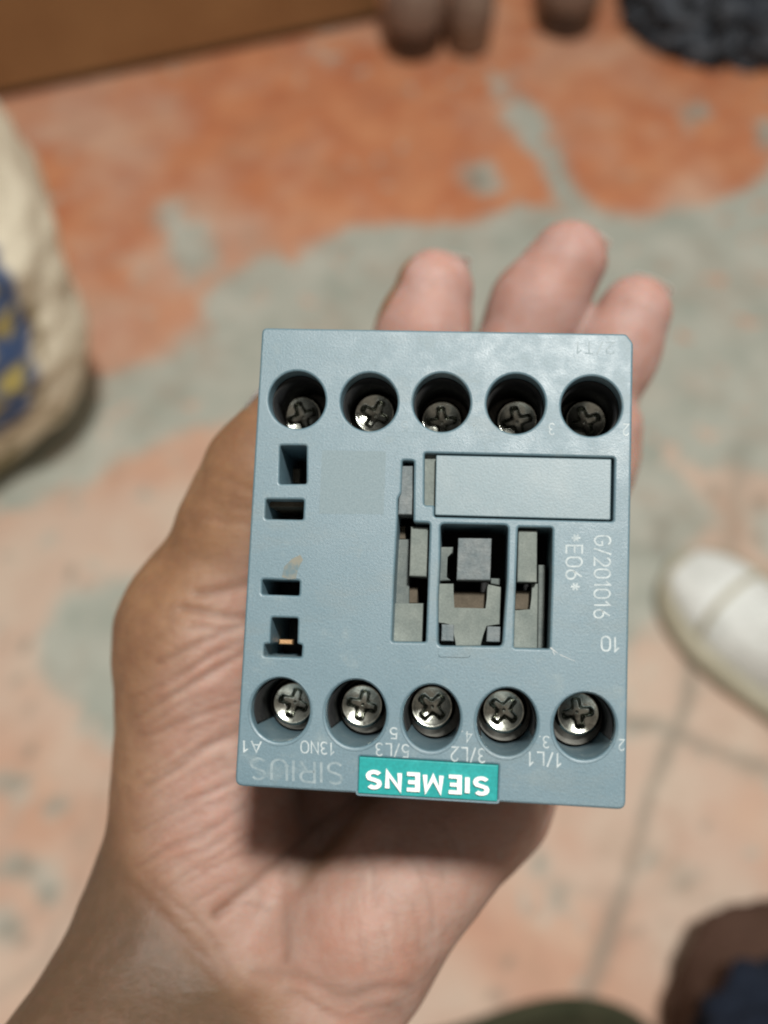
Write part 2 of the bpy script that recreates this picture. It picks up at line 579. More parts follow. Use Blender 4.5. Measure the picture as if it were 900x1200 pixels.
# cover plate and the pieces of the mechanism: name, outline seen in the photograph, front depth, back depth, material
COVER = [(511, 533.2), (716.6, 538), (715.4, 609.3), (509.6, 603.6)]
part('cover_plate', prism(rounded(pxpoly(COVER), 0.15, 2), 0.05, 3, 0.12), M['cover'])
PIECES = [
    ('cover_ledge', [(496, 529), (512, 529), (512, 594), (495, 594)], 1.3, 12.5, 'dusty_beige'),
    ('slider_strip', [(470.8, 546), (483.4, 546), (483.2, 580), (482.6, 603), (466.4, 603), (467.6, 583), (470.4, 577)], 0.5, 5.0, 'fuzzy'),
    ('slider_rail', [(465, 632), (480, 632), (479, 752), (459, 752)], 4.2, 12.5, 'dusty_grey'),
    ('slider_tab', [(466, 616), (475, 616), (475, 632), (465.5, 632)], 5.0, 12.5, 'dusty_brown'),
    ('slider_block', [(481.5, 617), (502, 618), (500, 676), (479.5, 675)], 1.6, 7.0, 'dusty_beige'),
    ('slider_stop', [(478, 688), (489.5, 688), (489, 707), (477, 707)], 5.0, 12.5, 'dusty_brown'),
    ('slider_foot', [(459, 707), (496, 707), (494.5, 752.5), (458, 752)], 3.0, 12.5, 'dusty_beige'),
    ('plunger_block', [(537, 630.5), (576, 631), (574.5, 680), (535, 679.5)], 0.8, 8.0, 'fuzzy'),
    ('plunger_guide', [(515.5, 641), (531, 641), (530, 648), (523, 652), (522, 676), (528, 680), (514.5, 681)], 3.5, 12.5, 'dusty_grey'),
    ('plunger_step', [(531, 693), (570.5, 694), (570, 715), (530, 714)], 4.5, 12.5, 'dusty_brown'),
    ('plunger_frame', [(513, 684), (531.5, 684), (531, 713.5), (570.5, 714.5), (571, 684.5), (587, 688), (585.5, 732), (569, 732), (563, 757), (534, 757), (531, 731), (513, 730)], 2.6, 12.5, 'dusty_beige'),
    ('frame_back', [(513, 728), (586, 731), (585, 758), (513, 757)], 6.5, 12.5, 'dusty_grey'),
    ('frame_corner', [(575, 677.5), (586, 678), (585.5, 686), (575, 684)], 4.5, 12.5, 'dusty_grey'),
    ('frame_peg', [(517.5, 731.5), (532, 732), (531.5, 751.5), (517, 751)], 2.0, 9.0, 'fuzzy'),
    ('frame_peg', [(571, 734), (586.5, 734.5), (586, 752.5), (570, 752)], 2.0, 9.0, 'fuzzy'),
    ('lever_block', [(607.5, 621), (629.5, 621.5), (629, 682.5), (606, 682)], 1.2, 8.0, 'dusty_beige'),
    ('lever_step', [(604, 692), (623, 692.5), (622.5, 715), (603, 714.5)], 4.2, 12.5, 'dusty_brown'),
    ('lever_foot', [(623.5, 684), (630.5, 684), (629.5, 760), (601.5, 759.5), (603, 715), (622.5, 715.5)], 2.6, 12.5, 'dusty_beige'),
    ('lever_rail', [(631, 662), (639.5, 662), (638, 760.5), (630, 760)], 4.2, 12.5, 'dusty_grey'),
    ('slot_ledge', [(311, 583), (357, 583), (357, 594.5), (311, 594)], 2.4, 12.5, 'dusty_brown'),
    ('coil_contact', [(327, 749), (343, 749.5), (342.5, 755.5), (326.5, 755)], 5.0, 6.0, 'copper'),
    ('coil_contact', [(335, 548), (352, 549), (351, 565), (334, 564)], 9.0, 12.5, 'dusty_brown'),
]
for nm, pts, z0, z1, mt in PIECES:
    part(nm, prism(pxpoly(pts, z0), z0, z1, 0.15), M[mt])


# dark sheets added as shade in the wells (left off the bottom row's lit lower wall) and raised rims round the bottom row
def sheet_tube(e, sc0, sc1, z0, z1, a0, a1, n=48):
    V = []
    for sc, z in ((sc1, z0), (sc1, z1), (sc0, z1), (sc0, z0)):
        for k in range(n + 1):
            a = R_(a0 + (a1 - a0) * k / n)
            p = PX(e[0] + e[2] * math.cos(a), e[1] - e[3] * math.sin(a))
            c = PX(e[0], e[1])
            V.append(((c[0] + (p[0] - c[0]) * sc) * MM, (c[1] + (p[1] - c[1]) * sc) * MM, -z * MM))
    m = n + 1
    F = [(r * m + k, r * m + k + 1, ((r + 1) % 4) * m + k + 1, ((r + 1) % 4) * m + k) for r in range(4) for k in range(n)]
    if abs(a1 - a0) < 359:
        F += [(0, m, 2 * m, 3 * m), (n, 3 * m + n, 2 * m + n, m + n)]
    return mesh_of('well_liner', V, F)


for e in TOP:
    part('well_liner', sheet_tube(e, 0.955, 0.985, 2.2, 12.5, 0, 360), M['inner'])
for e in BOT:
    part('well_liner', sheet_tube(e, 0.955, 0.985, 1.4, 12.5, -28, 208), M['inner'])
    V, F = [], []
    for k in range(64):
        a = 2 * math.pi * k / 64
        c = PX(e[0], e[1] + 1.0)
        for j in range(6):
            b = 2 * math.pi * j / 6
            sc = 1.085 + 0.022 * math.cos(b)
            p = PX(e[0] + e[2] * math.cos(a) * sc, e[1] + 1.0 + e[3] * math.sin(a) * sc)
            V.append((p[0] * MM, p[1] * MM, 0.07 * math.sin(b) * MM))
    for k in range(64):
        for j in range(6):
            F.append((k * 6 + j, k * 6 + (j + 1) % 6, ((k + 1) % 64) * 6 + (j + 1) % 6, ((k + 1) % 64) * 6 + j))
    part('well_rim', mesh_of('well_rim', V, F), M['plastic'])


# screws: pan heads with a cross recess, each in its well
def screw_mesh():
    Rr, n, rings = 2.85, 72, 22
    V, F = [(0, 0, -0.9 * MM)], []
    for i in range(1, rings + 1):
        t = i / rings
        r = Rr * t
        z = -0.55 * t ** 2.2 if t < 0.93 else None
        for j in range(n):
            a = 2 * math.pi * j / n
            x, y = r * math.cos(a), r * math.sin(a)
            zz = -0.66 + 0.66 * min(t, 0.88) ** 2 - (0.55 * max(0, (t - 0.86) / 0.14) ** 2)
            m = min(abs(x), abs(y))
            w = 0.62 - 0.09 * r
            arm = max(0.0, min(1.0, (w - m) / 0.16)) * max(0.0, min(1.0, (1.85 - r) / 0.22))
            core = max(0.0, min(1.0, (0.95 - r) / 0.25))
            zz -= 0.8 * max(arm, core)
            V.append((x * MM, y * MM, zz * MM))
    for j in range(n):
        F.append((0, 1 + j, 1 + (j + 1) % n))
    for i in range(rings - 1):
        for j in range(n):
            a, b = 1 + i * n + j, 1 + i * n + (j + 1) % n
            F.append((a, a + n, b + n, b))
    base = 1 + (rings - 1) * n
    k = len(V)
    for j in range(n):
        x, y, z = V[base + j]
        V.append((x, y, -2.6 * MM))
    for j in range(n):
        F.append((base + j, k + j, k + (j + 1) % n, base + (j + 1) % n))
    return mesh_of('terminal_screw', V, F)


def disc_mesh(r, z, n=40, name='clamp_plate'):
    V = [(r * MM * math.cos(2 * math.pi * k / n), r * MM * math.sin(2 * math.pi * k / n), zz * MM) for zz in (0, z) for k in range(n)]
    F = [tuple(range(n)), tuple(range(2 * n - 1, n - 1, -1))] + [(k, k + n, (k + 1) % n + n, (k + 1) % n) for k in range(n)]
    return mesh_of(name, V, F, False)


SCREW = screw_mesh(); SCREW.materials.append(M['screw'])
CLAMP = disc_mesh(3.4, -0.6); CLAMP.materials.append(M['clamp'])
SPOS = [(353, 487, 10.5), (438.5, 484, 8.5), (517.5, 492, 10), (606, 492, 10.5), (687, 492, 10.5),
        (343, 824, 8.8), (424, 826.5, 8.6), (506, 828, 8.6), (590, 833, 8.6), (678, 836, 8.6)]
for k, (x, y, d) in enumerate(SPOS):
    c = PX(x, y, d)
    s = part('terminal_screw', SCREW, None)
    s.location = (c[0] * MM, c[1] * MM, -d * MM)
    s.rotation_euler = (R_(random.uniform(-4, 4)), R_(random.uniform(-4, 4)), random.uniform(0, 3))
    e = (TOP + BOT)[k]
    h = PX(e[0], e[1])
    w = part('clamp_plate', CLAMP, None)
    w.location = (h[0] * MM, h[1] * MM, -(d + 2.2) * MM if d + 2.2 < 12 else -12 * MM)


# ------------------------------------------------------------------ the hand: one continuous body grown from tapered limbs
def CP(px, py, d):
    return np.array(((px - CX) / FPX * d, (CY - py) / FPX * d, -d))


VOX = 0.65
LO = np.array((-100., -172., -228.)); HI = np.array((68., 70., -104.))
NX = ((HI - LO) / VOX).astype(int) + 1
ax = [LO[i] + VOX * np.arange(NX[i]) for i in range(3)]


def region(pts, rs, m):
    lo = np.min([p - r for p, r in zip(pts, rs)], 0) - m
    hi = np.max([p + r for p, r in zip(pts, rs)], 0) + m
    i0 = np.clip(((lo - LO) / VOX).astype(int), 0, NX - 1)
    i1 = np.clip(((hi - LO) / VOX).astype(int) + 2, 1, NX)
    return tuple(slice(a, b) for a, b in zip(i0, i1))


def cone_field(a, b, ra, rb, sl):
    X, Y, Z = np.meshgrid(ax[0][sl[0]], ax[1][sl[1]], ax[2][sl[2]], indexing='ij', sparse=True)
    ba = b - a
    h = ((X - a[0]) * ba[0] + (Y - a[1]) * ba[1] + (Z - a[2]) * ba[2]) / ba.dot(ba)
    h = np.clip(h, 0, 1).astype(np.float32)
    d = np.sqrt((X - a[0] - ba[0] * h) ** 2 + (Y - a[1] - ba[1] * h) ** 2 + (Z - a[2] - ba[2] * h) ** 2)
    return (d - (ra + (rb - ra) * h)).astype(np.float32)


def smin(a, b, k):
    h = np.clip(0.5 + 0.5 * (b - a) / k, 0, 1)
    return b + (a - b) * h - k * h * (1 - h)


BIG = 30.0


def chain(field, pts, k):
    for (p, q) in zip(pts[:-1], pts[1:]):
        a, b = CP(*p[:3]), CP(*q[:3])
        sl = region((a, b), (p[3], q[3]), k + 8)
        field[sl] = smin(field[sl], cone_field(a, b, p[3], q[3], sl), k)
    return field


palm = np.full(NX, BIG, np.float32)
for seg in (                                                            # the flat of the palm, hidden behind the contactor
        [(316, 1040, 171, 12.5), (432, 640, 205, 12)],
        [(352, 1050, 170, 12.5), (525, 640, 208, 12)],
        [(400, 1030, 184, 11.5), (600, 690, 208, 11.5)],
        [(450, 1000, 178, 11), (652, 770, 205, 10.5)]):
    chain(palm, seg, 7.0)
heel = np.full(NX, BIG, np.float32)                                     # little-finger side of the heel of the hand
for seg in ([(430, 1088, 151, 11.6), (549, 942, 159, 11.6)],
            [(420, 1100, 160, 12), (560, 930, 172, 11.5), (640, 790, 196, 10.5)],
            [(470, 1000, 166, 11), (560, 930, 176, 11)]):
    chain(heel, seg, 6.0)
ball = np.full(NX, BIG, np.float32)                                     # ball of the thumb
for seg in ([(236, 1040, 163, 15.6), (240, 765, 163, 13.0)],
            [(255, 985, 164, 14.0), (250, 820, 172, 14)],
            [(242, 765, 165, 13.2), (241, 735, 165, 13.0)]):
    chain(ball, seg, 7.0)
arm = np.full(NX, BIG, np.float32)
for seg in ([(203, 1090, 161, 15.2), (95, 1330, 142, 16.2), (-40, 1640, 125, 17)],
            [(290, 1165, 158, 14.5), (190, 1330, 145, 17), (60, 1660, 130, 18)],
            [(398, 1118, 157, 12.6), (288, 1330, 143, 15), (160, 1680, 128, 17)]):
    chain(arm, seg, 8.0)
palm = smin(palm, smin(heel, ball, 5.0), 5.0)
palm = smin(palm, arm, 7.0)
fing = np.full(NX, BIG, np.float32)
FINGERS = {
    'index': [(432, 640, 205, 10.8), (472, 480, 203, 9.5), (495, 392, 201, 9.1), (509, 339, 200, 8.0)],
    'middle': [(525, 640, 208, 11), (588, 452, 206, 9.4), (629, 360, 203, 9.0), (666, 305, 201, 8.0)],
    'ring': [(600, 690, 208, 10.5), (680, 500, 205, 8.8), (721, 412, 203, 8.4), (744, 366, 201, 7.5)],
    'pinky': [(640, 770, 205, 9.0), (684, 612, 206, 7.2), (706, 540, 203, 6.7), (716, 497, 201, 6.4)],
}
for f in FINGERS.values():
    g = np.full(NX, BIG, np.float32)
    chain(g, f, 4.0)
    fing = smin(fing, g, 1.2)
body = smin(palm, fing, 5.0)
THUMB = [(241, 735, 165, 12.9), (289, 612, 161, 10.2), (312, 556, 159, 9.5), (338, 510, 158, 8.1)]
th = np.full(NX, BIG, np.float32)
chain(th, THUMB, 3.0)
body = smin(body, th, 5.0)
del palm, fing, th, g, heel, ball, arm


def surface_nets(D, lo, h):
    S = D < 0
    c = np.zeros(tuple(n - 1 for n in D.shape), np.int8)
    for dx in (0, 1):
        for dy in (0, 1):
            for dz in (0, 1):
                c += S[dx:D.shape[0] - 1 + dx, dy:D.shape[1] - 1 + dy, dz:D.shape[2] - 1 + dz]
    cells = np.argwhere((c > 0) & (c < 8))
    idx = np.full(c.shape, -1, np.int32)
    idx[tuple(cells.T)] = np.arange(len(cells))
    acc = np.zeros((len(cells), 3)); cnt = np.zeros(len(cells))
    corners = [(x, y, z) for x in (0, 1) for y in (0, 1) for z in (0, 1)]
    for a in corners:
        for axn in range(3):
            if a[axn]: continue
            b = list(a); b[axn] = 1
            va = D[tuple((cells + a).T)]; vb = D[tuple((cells + b).T)]
            m = (va < 0) != (vb < 0)
            t = np.where(m, va / np.where(m, va - vb, 1), 0)
            p = np.array(a, float)[None] + np.zeros((len(cells), 3)); p[:, axn] = t
            acc[m] += p[m]; cnt[m] += 1
    V = (cells + acc / cnt[:, None]) * h + lo
    F = []
    for axn in range(3):
        u, v = [(1, 2), (2, 0), (0, 1)][axn]
        s0 = [slice(None)] * 3; s1 = [slice(None)] * 3
        s0[axn] = slice(0, -1); s1[axn] = slice(1, None)
        A, B = S[tuple(s0)], S[tuple(s1)]
        e = np.argwhere(A != B)
        e = e[(e[:, u] > 0) & (e[:, v] > 0) & (e[:, u] < c.shape[u]) & (e[:, v] < c.shape[v])]
        flip = ~A[tuple(e.T)]
        q = []
        for du, dv in ((1, 1), (0, 1), (0, 0), (1, 0)):
            k = e.copy(); k[:, u] -= du; k[:, v] -= dv
            q.append(idx[tuple(k.T)])
        q = np.stack(q, 1)
        q[flip] = q[flip][:, ::-1]
        F.append(q[(q >= 0).all(1)])
    return V, np.concatenate(F)


HV, HF = surface_nets(body, LO, VOX)
del body


def seg_dist(P, pts):
    best = np.full(len(P), 1e9)
    for a, b in zip(pts[:-1], pts[1:]):
        a = np.array(a, float); b = np.array(b, float); ba = b - a
        h = np.clip(((P - a) @ ba) / ba.dot(ba), 0, 1)
        best = np.minimum(best, np.linalg.norm(P - a - h[:, None] * ba, axis=1))
    return best


# smooth, then press the palm creases in
E_ = np.concatenate([HF[:, [0, 1]], HF[:, [1, 2]], HF[:, [2, 3]], HF[:, [3, 0]]])
deg = np.bincount(E_.ravel(), minlength=len(HV)).astype(float)
for it in range(10):
    s = np.zeros_like(HV)
    for k in range(3):
        s[:, k] = np.bincount(E_[:, 0], HV[E_[:, 1], k], len(HV)) + np.bincount(E_[:, 1], HV[E_[:, 0], k], len(HV))
    HV = HV + 0.5 * (s / deg[:, None] - HV)
fn = np.cross(HV[HF[:, 2]] - HV[HF[:, 0]], HV[HF[:, 3]] - HV[HF[:, 1]])
vn = np.zeros_like(HV)
for k in range(4):
    for j in range(3):
        vn[:, j] += np.bincount(HF[:, k], fn[:, j], len(HV))
vn /= np.linalg.norm(vn, axis=1)[:, None] + 1e-12
pix = np.stack([CX + FPX * HV[:, 0] / -HV[:, 2], CY - FPX * HV[:, 1] / -HV[:, 2]], 1)
facing = np.clip(vn[:, 2], 0, 1)
CREASE = [  # lines of the palm: points, width (in the photograph's px), depth mm
    ([(228, 697), (260, 690), (310, 686)], 5, 0.6), ([(212, 716), (260, 720), (310, 724)], 5, 0.7), ([(222, 740), (260, 738), (300, 734)], 4, 0.3),
    ([(186, 773), (235, 757), (300, 726)], 4.5, 0.5), ([(186, 828), (230, 800), (300, 758)], 4, 0.5),
    ([(165, 862), (220, 846), (300, 810)], 4, 0.35), ([(166, 922), (220, 890), (300, 842)], 4.5, 0.5),
    ([(160, 975), (220, 945), (290, 905)], 4, 0.35), ([(175, 1010), (230, 985), (290, 945)], 4, 0.3),
    ([(255, 1075), (290, 1045), (323, 1013), (365, 975), (412, 940), (455, 880)], 6, 0.9),
    ([(338, 940), (336, 1000), (334, 1060), (331, 1125)], 7, 0.4),
    ([(150, 1040), (200, 1085), (255, 1140), (310, 1205)], 8, 0.4), ([(175, 1035), (235, 1085), (300, 1160)], 4, 0.3),
    ([(262, 1072), (285, 1062), (312, 1066)], 3.5, 0.3), ([(240, 1020), (285, 1003), (330, 1000)], 3.5, 0.3),
    ([(420, 960), (435, 1010), (440, 1060)], 4, 0.25), ([(470, 985), (500, 1040), (505, 1090)], 3.5, 0.18), ([(520, 965), (540, 1010)], 3.5, 0.15),
    ([(300, 1130), (400, 1168), (480, 1155)], 8, 0.4), ([(330, 1165), (400, 1190), (470, 1182)], 5, 0.3),
    ([(225, 545), (262, 560), (300, 575)], 4, 0.25), ([(215, 600), (245, 605), (290, 612)], 4, 0.2)]
rl = random.Random(3)
for k in range(34):                                                   # the many fine lines across the ball of the thumb
    y0 = 770 + k * 8.6 + rl.uniform(-5, 5)
    x0 = rl.uniform(150, 225); x1 = x0 + rl.uniform(45, 130)
    sl_ = -0.50 + rl.uniform(-0.10, 0.10)
    CREASE.append(([(x0, y0 + 20), ((x0 + x1) / 2, y0 + 20 + (x1 - x0) * 0.5 * sl_ - 3), (x1, y0 + 20 + (x1 - x0) * sl_)], rl.uniform(2.4, 3.4), rl.uniform(0.12, 0.3)))
for k in range(16):                                                   # fine lines on the heel of the hand and the wrist
    x0 = rl.uniform(360, 540); y0 = rl.uniform(985, 1130); a_ = rl.uniform(0.9, 1.9); l_ = rl.uniform(25, 60)
    CREASE.append(([(x0, y0), (x0 + math.cos(a_) * l_, y0 + math.sin(a_) * l_)], 2.6, rl.uniform(0.08, 0.16)))
crease = np.zeros(len(HV))
wob = np.array([mnoise.noise(Vector(p) * 0.12) for p in HV])
wob2 = np.array([mnoise.noise(Vector(p) * 0.12 + Vector((40, 7, 3))) for p in HV])
pw = pix + np.stack([wob, wob2], 1) * 8
for pts, w, dp in CREASE:
    d = seg_dist(pw, pts)
    dp *= 0.68
    g = np.exp(-(d / w) ** 2) * facing
    HV = HV - vn * (g * dp)[:, None]
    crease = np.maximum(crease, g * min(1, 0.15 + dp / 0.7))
HV = HV + vn * (0.22 * np.array([mnoise.noise(Vector(p) * 0.22) for p in HV]))[:, None]

# where the pale palm skin ends and the browner skin of the thumb side, wrist and back begins
def side_of(P, line):
    """signed px distance to a polyline, positive on its right"""
    best = np.full(len(P), 1e9); sgn = np.ones(len(P))
    for a, b in zip(line[:-1], line[1:]):
        a = np.array(a, float); b = np.array(b, float); ba = b - a
        h = np.clip(((P - a) @ ba) / ba.dot(ba), 0, 1)
        r = P - a - h[:, None] * ba
        d = np.linalg.norm(r, axis=1)
        cr = ba[0] * (P[:, 1] - a[1]) - ba[1] * (P[:, 0] - a[0])
        m = d < best
        best[m] = d[m]; sgn[m] = np.sign(cr[m])
    return best * sgn


line = [(420, 420), (345, 560), (275, 660), (225, 730), (180, 800), (172, 900), (165, 990), (185, 1060), (260, 1130), (330, 1190), (380, 1260)]
sd = side_of(pw, line)
palmness = 1 / (1 + np.exp((sd + 12) / 18))
palmness *= np.clip((vn[:, 2] + 0.15) / 0.55, 0, 1)

flush_shade = 1 / (1 + np.exp((pix[:, 1] - 500) / 30)) * np.clip((pix[:, 0] - 400) / 30, 0, 1)
flush_shade = np.maximum(flush_shade, 0.6 * np.exp(-((pix[:, 0] - 400) ** 2 / 190 ** 2 + (pix[:, 1] - 950) ** 2 / 45 ** 2)))  # reddened band below the contactor: warm tone of its shadow painted into the skin
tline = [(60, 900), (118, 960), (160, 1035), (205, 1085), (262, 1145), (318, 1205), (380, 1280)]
arm_shade = 1 / (1 + np.exp(-side_of(pw, tline) / 13))                      # shade over the forearm, painted into the skin colour

hand_me = bpy.data.meshes.new('hand')
hand_me.from_pydata((HV * MM).tolist(), [], HF.tolist())
hand_me.polygons.foreach_set('use_smooth', [True] * len(hand_me.polygons))
for nm, arr in (('palmness', palmness), ('crease', crease), ('tan', arm_shade), ('flush', flush_shade)):
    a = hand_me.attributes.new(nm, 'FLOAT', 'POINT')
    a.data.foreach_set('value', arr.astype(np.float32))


def make_skin():
    m, nt, b = new_mat('skin')
    at = N(nt, 'ShaderNodeAttribute', attribute_name='palmness')
    ac = N(nt, 'ShaderNodeAttribute', attribute_name='crease')
    n1 = noise_tex(nt, 70, 5, 0.6)
    n2 = noise_tex(nt, 700, 5, 0.65)
    n3 = noise_tex(nt, 420, 4, 0.6, vscale=(0.5, 1.4, 1))
    brown = mixc(nt, ramp(nt, n1, 0.3, 0.7), (0.205, 0.105, 0.050), (0.265, 0.150, 0.080))
    pink = mixc(nt, ramp(nt, n1, 0.3, 0.7), (0.310, 0.198, 0.156), (0.372, 0.264, 0.220))
    c = mixc(nt, at.outputs['Fac'], brown, pink)
    fl = N(nt, 'ShaderNodeAttribute', attribute_name='flush')
    rosy = mixc(nt, ramp(nt, n1, 0.3, 0.7), (0.345, 0.215, 0.185), (0.395, 0.265, 0.235))
    fm_ = N(nt, 'ShaderNodeMath', operation='MULTIPLY')
    nt.links.new(fl.outputs['Fac'], fm_.inputs[0]); nt.links.new(at.outputs['Fac'], fm_.inputs[1])
    c = mixc(nt, fm_.outputs[0], c, rosy)
    n4 = noise_tex(nt, 190, 5, 0.65)
    c = mixc(nt, ramp(nt, n4, 0.40, 0.66, c1=(0.55, 0.55, 0.55, 1)), c, mixc(nt, at.outputs['Fac'], (0.13, 0.065, 0.036), (0.35, 0.165, 0.115)))
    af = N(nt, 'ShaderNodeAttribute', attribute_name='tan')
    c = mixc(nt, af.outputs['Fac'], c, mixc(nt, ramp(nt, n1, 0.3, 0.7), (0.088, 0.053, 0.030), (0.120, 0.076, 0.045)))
    c = mixc(nt, ramp(nt, n2, 0.45, 0.8, c1=(0.22, 0.22, 0.22, 1)), c, (0.24, 0.12, 0.085))
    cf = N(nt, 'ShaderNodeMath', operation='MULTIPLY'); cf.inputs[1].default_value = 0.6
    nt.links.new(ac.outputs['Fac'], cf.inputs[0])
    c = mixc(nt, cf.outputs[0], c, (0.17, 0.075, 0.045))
    nt.links.new(c, b.inputs['Base Color'])
    b.inputs['Roughness'].default_value = 0.55
    b.inputs['Specular IOR Level'].default_value = 0.36
    b.inputs['Subsurface Weight'].default_value = 0.5
    b.inputs['Subsurface Radius'].default_value = (1.0, 0.28, 0.14)
    b.inputs['Subsurface Scale'].default_value = 0.007
    add = N(nt, 'ShaderNodeMath', operation='ADD')
    nt.links.new(n2, add.inputs[0]); nt.links.new(n3, add.inputs[1])
    bump(nt, b, add.outputs[0], 0.35, 0.0005)
    return m


M['skin'] = make_skin()
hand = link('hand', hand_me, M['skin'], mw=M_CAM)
tag(hand, 'open brown skinned left hand, palm up, holding the grey contactor over the floor', 'hand')

m_, nt_, b_ = new_mat('fingernail')
b_.inputs['Base Color'].default_value = (0.80, 0.68, 0.55, 1); b_.inputs['Roughness'].default_value = 0.35
b_.inputs['Subsurface Weight'].default_value = 1.0; b_.inputs['Subsurface Scale'].default_value = 0.006; b_.inputs['Subsurface Radius'].default_value = (1, 0.8, 0.6)
M['nail'] = m_
for f in list(FINGERS.values()) + [THUMB]:
    a, b = CP(*f[-2][:3]), CP(*f[-1][:3])
    r = f[-1][3]
    t = (b - a) / np.linalg.norm(b - a)
    n = np.array((0.40, 0.1, -1.0)) if f is not THUMB else np.array((-0.9, 0.1, -0.45))
    n -= t * n.dot(t); n /= np.linalg.norm(n)
    s = np.cross(t, n)
    V, F = [], []
    nu, nv = 13, 10
    for lay in (0.0, 0.45):
        for j in range(nv):
            v = j / (nv - 1)
            along = -6.0 + (6.0 + r * 1.12) * v
            for i in range(nu):
                u = -1 + 2 * i / (nu - 1)
                lift = max(0, along)
                hgt = math.sqrt(max(0.05, 1 - (min(along, r * 0.86) / r) ** 2 * 0.55)) if along > 0 else 1.0
                ang = u * R_(50)
                rr = (r + 0.1 + lay * 0.6) * hgt
                end = along - (0.9 * u * u if v > 0.7 else 0)
                p = b + t * end + n * rr * math.cos(ang) + s * rr * math.sin(ang) * 0.96
                V.append(p * MM)
    for j in range(nv - 1):
        for i in range(nu - 1):
            k = j * nu + i; o2 = nu * nv
            F.append((k, k + 1, k + nu + 1, k + nu))
            F.append((o2 + k, o2 + k + nu, o2 + k + nu + 1, o2 + k + 1))
    ring = [j * nu for j in range(nv)] + [(nv - 1) * nu + i for i in range(1, nu)] + [j * nu + nu - 1 for j in range(nv - 2, -1, -1)] + [i for i in range(nu - 2, 0, -1)]
    for p, q in zip(ring, ring[1:] + ring[:1]):
        F.append((p, p + nu * nv, q + nu * nv, q))
    o = link('fingernail', mesh_of('fingernail', V, F), M['nail'])
    o.parent = hand

# ------------------------------------------------------------------ floor: red painted concrete, worn through in patches
GX = np.concatenate([np.arange(-3.0, -1.2, 0.06), np.arange(-1.2, 1.2, 0.008), np.arange(1.2, 3.01, 0.06)])
GY = np.concatenate([np.arange(-2.0, -0.1, 0.06), np.arange(-0.1, 1.7, 0.008), np.arange(1.7, 4.01, 0.06)])
fx, fy = np.meshgrid(GX, GY, indexing='xy')
FP = np.stack([fx.ravel(), fy.ravel()], 1)


def world_poly(pts):
    return np.array([tuple(floor_pt(*p))[:2] for p in pts])


def poly_sd(P, pts):
    """signed distance, negative inside"""
    d = np.full(len(P), 1e9); ins = np.zeros(len(P), bool)
    L = len(pts)
    for i in range(L):
        a, b = pts[i], pts[(i + 1) % L]; ba = b - a
        h = np.clip(((P - a) @ ba) / ba.dot(ba), 0, 1)
        d = np.minimum(d, np.linalg.norm(P - a - h[:, None] * ba, axis=1))
        c = ((a[1] > P[:, 1]) != (b[1] > P[:, 1]))
        with np.errstate(divide='ignore', invalid='ignore'):
            xi = (b[0] - a[0]) * (P[:, 1] - a[1]) / (b[1] - a[1]) + a[0]
        ins ^= c & (P[:, 0] < xi)
    return np.where(ins, -d, d)


nz = lambda s, off: np.array([mnoise.fractal(Vector((p[0] * s + off, p[1] * s - off, 0)), 0.6, 2.1, 4) for p in FP])
warp = np.stack([nz(9, 3.1), nz(9, 11.7)], 1) * 0.022
FPW = FP + warp
WORN = [
    [(-80, 640), (60, 572), (150, 545), (250, 505), (320, 470), (420, 560), (560, 620), (760, 760), (790, 690), (835, 600), (760, 520), (830, 545), (980, 590),
     (980, 150), (900, 195), (830, 240), (760, 250), (690, 245), (600, 243), (500, 262), (420, 262), (340, 295), (262, 318), (236, 335), (245, 372), (190, 420), (100, 450), (-80, 480)],
    [(585, 80), (604, 92), (620, 130), (650, 160), (672, 205), (705, 250), (660, 255), (640, 205), (608, 150), (590, 120)],
    [(538, 196), (560, 186), (580, 200), (575, 222), (552, 226)],
    [(192, 232), (214, 226), (236, 262), (252, 312), (226, 318), (206, 290)],
    [(798, 128), (815, 122), (828, 138), (808, 150)], [(880, 150), (905, 142), (915, 175), (888, 178)],
    [(52, 742), (85, 700), (150, 680), (220, 690), (200, 900), (120, 862), (92, 830), (58, 790)],
    [(742, 560), (792, 572), (834, 602), (806, 668), (772, 742), (738, 770)],
    [(56, 932), (72, 926), (80, 944), (64, 956)], [(0, 1000), (28, 1012), (60, 1042), (40, 1062), (12, 1040), (-20, 1030)],
    [(0, 1080), (16, 1086), (10, 1110), (-14, 1104)], [(0, 905), (24, 900), (30, 930), (4, 945)],
    [(655, 1040), (676, 1042), (680, 1058), (660, 1062)], [(626, 1006), (640, 1004), (640, 1020), (628, 1020)],
    [(760, 1000), (775, 1002), (772, 1014), (760, 1012)], [(800, 1040), (815, 1038), (818, 1050), (804, 1052)],
    [(880, 600), (900, 590), (930, 640), (900, 650), (880, 630)]]
sd = np.full(len(FP), 9.0)
for w in WORN:
    sd = np.minimum(sd, poly_sd(FPW, world_poly(w)))
wear = np.clip(0.5 - sd / 0.034, 0, 1)
LINES = [([(815, 700), (807, 790), (791, 862), (756, 954), (728, 1046), (694, 1149), (670, 1230)], 0.0055, 0.8),
         ([(640, 812), (740, 844), (791, 862), (900, 906), (980, 935)], 0.0065, 0.8), ([(868, 520), (862, 600), (850, 650)], 0.012, 0.45),
         ([(-20, 1180), (50, 1120), (105, 1010), (130, 900)], .004, .35), ([(640, 1030), (690, 1042), (760, 1052), (850, 1062)], .004, .25)]
joint = np.zeros(len(FP))
for pts, w, amt in LINES:
    d = seg_dist(FP + warp * 0.45, world_poly(pts))
    joint = np.maximum(joint, amt * np.exp(-(d / w) ** 2))
rs = random.Random(11)
